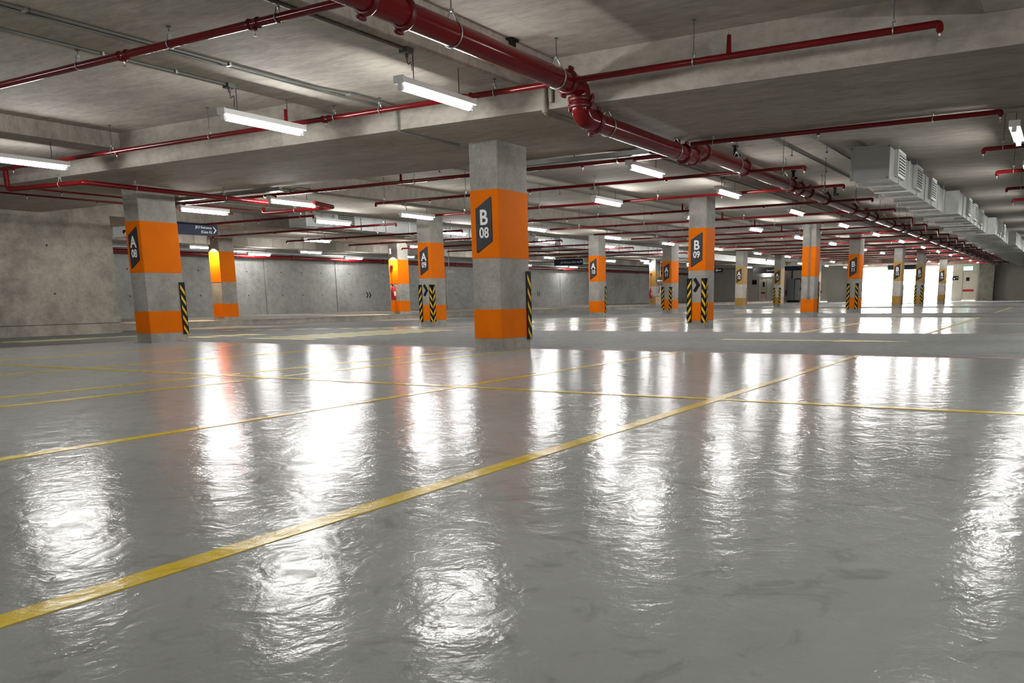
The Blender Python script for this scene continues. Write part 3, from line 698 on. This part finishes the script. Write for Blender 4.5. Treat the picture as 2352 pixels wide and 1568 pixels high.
# ================================================================ SIGNS
def hang_sign(label, org, right, w, h, lines, arrow_pts, size, mat='navy', rods=True, loff=.18):
    r = Vector(right); u = Vector((0, 0, 1)); n = r.cross(u); o = Vector(org)
    c = thing('hanging_sign', label, 'sign', org, 'hanging direction signs')
    P = [o-r*w/2-u*h/2, o+r*w/2-u*h/2, o+r*w/2+u*h/2, o-r*w/2+u*h/2]
    MB().prism(P, -n*.06).build('board', M[mat], c)
    if lines or arrow_pts:
        t = MB()
        for i, s in enumerate(lines): text_mesh(t, s, size, o+r*(w/2-loff)+u*((len(lines)-1)*size*.6-i*size*1.2-size*.33)+n*.003, r, u, align='RIGHT', weight=0)
        if arrow_pts: strokes(t, arrow_pts, .022, r, u, o+r*(w/2-loff*.5)+n*.001)
        t.build('lettering', M['white'], c)
    for s in (-.32, .32):
        p = o+r*(w*s)+u*h/2-n*.03
        MB().tube([p, (p.x, p.y, ceil_z(p.x, p.y))], .008, 6).build('hanging_rod', M['rod'], c)
    return c
hang_sign('navy hanging sign reading JK3 Entrance (Gate A) with right arrow', (13.98, 18.6, 2.49), (1, 0, 0), 1.78, .28, ['JK3 Entrance', '(Gate A)'], [(-.04, .075), (.03, 0), (-.04, -.075)], .088)
hang_sign('dark hanging sign reading JK3 Entrance (Gate A) with up arrow', (36, 20.6, 2.36), (0, -1, 0), 1.55, .30, ['JK3 Entrance (Gate A)'], [(-.06, -.04), (0, .06), (.06, -.04)], .11)
hang_sign('dark hanging sign with up arrow near the cream double door', (66, 20.4, 2.55), (0, -1, 0), 1.7, .42, ['Gate A'], [(-.07, -.05), (0, .07), (.07, -.05)], .16, 'black')
hang_sign('dark navy hanging board in front of the pump cabinet', (66, 18.1, 2.66), (0, -1, 0), 1.5, .32, [], None, .1)
hang_sign('grey hanging board in the bright entrance behind pillar B 12', (70, 10.7, 2.64), (0, -1, 0), 2.6, .38, [], None, .1, 'sign')
s = hang_sign('small black hanging sign beside pillar B 09', (60, 21.9, 2.5), (0, -1, 0), .75, .3, [], None, .1, 'black')
mb = MB(); strokes(mb, [(.2, 0), (-.2, 0)], .05, (0, -1, 0), (0, 0, 1), (60, 21.9, 2.5)); strokes(mb, [(-.08, .09), (-.2, 0), (-.08, -.09)], .04, (0, -1, 0), (0, 0, 1), (60, 21.9, 2.5)); mb.build('arrow_mark', M['white'], s)
# exit sign, door notices on the far wall
ex = thing('exit_sign', 'glowing green exit sign above the far right door', 'sign', (XEND-.1, 7.27, 2.55))
MB().box(XEND-.1, XEND-.04, 6.93, 7.62, 2.52, 2.80).build('light_panel', M['exit'], ex)
MB().box(XEND-.1, XEND, 7.2, 7.36, 2.44, 2.52).box(XEND-.05, XEND, 6.9, 7.65, 2.49, 2.83).build('housing', M['galv'], ex)
nb = thing('notice_board', 'black sign with white dot left of the far right door', 'sign', (XEND, 8.2, 1.9))
MB().box(XEND-.02, XEND, 7.98, 8.44, 1.72, 2.05).build('board', M['black'], nb)
MB().lathe([(.06, 0), (.06, .006)], (XEND-.02, 8.3, 1.85), (-1, 0, 0), 14).box(XEND-.026, XEND-.02, 8.02, 8.16, 1.88, 1.93).build('symbol', M['white'], nb)
nb2 = thing('notice_board', 'black square notice left of the cream double door', 'sign', (XEND, 25.6, 1.9))
MB().box(XEND-.03, XEND, 25.38, 25.82, 1.68, 2.09).build('board', M['black'], nb2)
bl = thing('bulkhead_light', 'bright lamp above the cream double door', 'lamp', (XEND-.1, 24.4, 2.6))
MB().box(XEND-.12, XEND-.02, 24.05, 24.75, 2.53, 2.66).build('diffuser', M['smallamp'], bl)
MB().box(XEND-.04, XEND, 24.0, 24.8, 2.5, 2.69).build('housing', M['galv'], bl)
# chevrons on the back wall
for x, lab in [(33.28, 'pair of black chevrons on the back wall between A 08 and A 09'), (49.6, 'pair of black chevrons on the back wall right of pillar B 08')]:
    c = thing('wall_chevron_sign', lab, 'sign', (x, YB, .98), 'black wall chevrons')
    for d in (-.1, .1):
        mb = MB(); strokes(mb, [(-.06, .14), (.05, 0), (-.06, -.14)], .07, (1, 0, 0), (0, 0, 1), (x+d, YB-.001, .98), .004); mb.build('chevron', M['black'], c)

# ================================================================ SAFETY EQUIPMENT
def extinguisher(label, x, y, z):
    c = thing('fire_extinguisher', label, 'extinguisher', (x, y, z), 'red fire extinguishers')
    MB().lathe([(.075, 0), (.085, .02), (.085, .40), (.07, .46), (.03, .50), (.025, .54)], (x, y, z), (0, 0, 1), 20).build('cylinder', M['extred'], c)
    MB().box(x-.03, x+.03, y-.015, y+.015, z+.54, z+.57).prism([(x-.03, y-.01, z+.57), (x+.02, y-.01, z+.57), (x-.09, y-.01, z+.63), (x-.1, y-.01, z+.61)], (0, .02, 0)).build('valve_handle', M['black'], c)
    MB().tube([(x+.03, y, z+.55), (x+.12, y, z+.48), (x+.10, y, z+.15)], .011, 8, bend=.08).build('hose', M['black'], c)
    MB().box(x-.05, x+.05, y-.088, y-.084, z+.16, z+.32).build('instruction_sticker', M['white'], c)
extinguisher('red extinguisher on the orange kerb pillar behind A 09', 25.98, 22.7, .72)
extinguisher('red extinguisher on the ochre kerb pillar under the mirror', 50.22, 22.8, .62)
def bell(label, x, y, z):
    c = thing('fire_alarm_bell', label, 'alarm', (x, y, z), 'red alarm bells')
    MB().lathe([(.07, 0), (.068, .03), (.045, .055), (.012, .062)], (x, y, z), (-1, 0, 0), 18).build('bell_gong', M['extred'], c)
    MB().box(x-.012, x, y-.06, y+.06, z-.05, z+.05).build('back_box', M['redclamp'], c)
    MB().tube([(x-.01, y+.02, z-.05), (x-.01, y+.01, z-1.0)], .01, 8).build('feed_pipe', M['extred'], c)
bell('small red alarm bell high on the orange kerb pillar behind A 09', 26.1, 22.82, 2.02)
bell('small red alarm bell high on the ochre kerb pillar', 50.35, 22.82, 2.1)
mi = thing('convex_mirror', 'round convex traffic mirror with black back on the ochre kerb pillar', 'mirror', (50.3, 22.32, 1.66))
MB().lathe([(.05, .0), (.24, .06), (.25, .1), (.235, .11)], (50.42, 22.25, 1.66), (-.75, -.66, 0), 24).build('back_shell', M['black'], mi)
MB().lathe([(.235, .0), (.2, .025), (.12, .05), (.02, .06)], (50.42-.75*.1, 22.25-.66*.1, 1.66), (-.75, -.66, 0), 24).build('mirror_face', M['mirror'], mi)
MB().tube([(50.42, 22.25, 1.66), (50.55, 22.5, 1.66)], .02, 8).build('mount_arm', M['galv'], mi)
hp = thing('hydrant_pipe', 'red vertical pipe on the ochre kerb pillar beside the mirror', 'pipe', (50.7, 22.42, 1))
MB().tube([(52, 22.42, 2.85), (50.75, 22.42, 2.85), (50.75, 22.42, .95)], .03, 10, bend=.06).build('pipe', M['red'], hp)
MB().lathe([(.05, 0), (.05, .08)], (50.75, 22.42, .93), (0, 0, 1), 12).box(50.7, 50.8, 22.36, 22.4, .99, 1.05).build('valve', M['extred'], hp)
cam = thing('security_camera', 'grey security camera hanging on a pole right of pillar A 09', 'camera', (31.3, 24.6, 2.0))
cx, cy = 31.9, 24.5
MB().tube([(cx, cy, ceil_z(cx, cy)), (cx, cy, 1.98)], .018, 8).build('pole', M['conduit'], cam)
MB().box(cx-.03, cx+.3, cy-.05, cy+.05, 1.9, 2.0).box(cx-.05, cx+.34, cy-.06, cy+.06, 2.0, 2.012).build('camera_body', M['duct'], cam)
MB().lathe([(.03, 0), (.03, .04)], (cx+.3, cy, 1.94), (1, 0, 0), 12).build('lens', M['black'], cam)
# pump cabinet with hose on the far wall
pc = thing('pump_cabinet', 'grey-blue upright cabinet at the far wall with a red hose', 'cabinet', (XEND-.3, 22, 0))
MB().bbox(XEND-.55, XEND-.05, 21.72, 22.34, .2, 2.1, .05).build('cabinet_body', M['tank'], pc)
MB().bbox(XEND-.45, XEND-.05, 21.2, 21.7, .2, 2.05, .04).build('side_panel', M['duct'], pc)
MB().box(XEND-.65, XEND-.02, 21.3, 22.4, 0, .2).build('plinth', M['black'], pc)
MB().tube([(XEND-.3, 21.98, 2.1), (XEND-.3, 21.98, 2.95)], .05, 10).build('riser_pipe', M['black'], pc)
MB().tube([(XEND-.35, 21.6, 2.12), (XEND-.4, 21.15, 2.1), (XEND-.4, 21.02, 1.7), (XEND-.4, 21.1, 1.15), (XEND-.4, 21.25, 1.1)], .05, 10, bend=.15).build('hose', M['redclamp'], pc)
bx = thing('hose_box', 'small dark red box left of the grey-blue cabinet', 'box', (XEND-.1, 22.6, .8))
MB().box(XEND-.15, XEND, 22.42, 22.6, .62, 1.1).build('box_body', M['redclamp'], bx)
MB().tube([(XEND-.05, 22.5, 1.1), (XEND-.05, 22.5, 2.5)], .02, 8).build('feed_pipe', M['redclamp'], bx)

# wall-wash spotlights over the two kerb pillars: real lamps with a warm beam
def spot(label, x, y, z, energy):
    c = thing('wall_spotlight', label, 'lamp', (x, y, z), 'small spotlights over kerb pillars')
    MB().lathe([(.045, 0), (.045, .2), (.03, .21)], (x, y, z), (0, 0, 1), 16).build('lamp_housing', M['lampbody'], c)
    MB().tube([(x, y, z+.2), (x, y, ceil_z(x, y))], .01, 6).build('hanging_rod', M['rod'], c)
    li = bpy.data.lights.new('spot', 'SPOT'); li.energy = energy; li.spot_size = math.radians(104); li.spot_blend = .15; li.shadow_soft_size = .03; li.color = (1, .74, .48)
    o = bpy.data.objects.new('spot_beam', li); C.objects.link(o); o.parent = c; o.location = (0, 0, -.01)
spot('small white spotlight glowing down the left kerb pillar', 17.85, 22.80, 2.46, 330)
spot('small white spotlight glowing down the kerb pillar behind A 09', 25.95, 22.74, 2.46, 300)

# ================================================================ WORLD, CAMERA
w = bpy.data.worlds.new('daylight'); bpy.context.scene.world = w; w.use_nodes = True
bg = w.node_tree.nodes['Background']; bg.inputs[0].default_value = (1, .985, .96, 1); bg.inputs[1].default_value = 26
cd = bpy.data.cameras.new('camera'); co = bpy.data.objects.new('camera', cd); C.objects.link(co)
F, PX, PY = 1964.48, 1315.2, 1056.3
yaw, pitch, roll = .5178, -.1881, .0136
fw = Vector((math.cos(pitch)*math.cos(yaw), math.cos(pitch)*math.sin(yaw), math.sin(pitch)))
rt = Vector((math.sin(yaw), -math.cos(yaw), 0)); dn = fw.cross(rt)
r2 = rt*math.cos(roll)+dn*math.sin(roll); d2 = -rt*math.sin(roll)+dn*math.cos(roll)
mat = Matrix.Identity(4)
for i in range(3): mat[i][0] = r2[i]; mat[i][1] = -d2[i]; mat[i][2] = -fw[i]
mat[2][3] = .736
co.matrix_world = mat
cd.sensor_fit = 'HORIZONTAL'; cd.sensor_width = 36; cd.lens = F/2352*36
cd.shift_x = (1176-PX)/2352; cd.shift_y = (PY-784)/2352
cd.clip_start = .05; cd.clip_end = 400
sc = bpy.context.scene; sc.camera = co
vs = sc.view_settings; vs.view_transform = 'Standard'; vs.look = 'None'; vs.gamma = 1; vs.use_curve_mapping = False; vs.exposure = .5
cy_ = sc.cycles
cy_.max_bounces = 4; cy_.diffuse_bounces = 3; cy_.glossy_bounces = 2; cy_.transmission_bounces = 0
cy_.caustics_reflective = False; cy_.caustics_refractive = False
cy_.sample_clamp_indirect = 8; cy_.use_denoising = True; cy_.use_adaptive_sampling = True; cy_.adaptive_threshold = .08
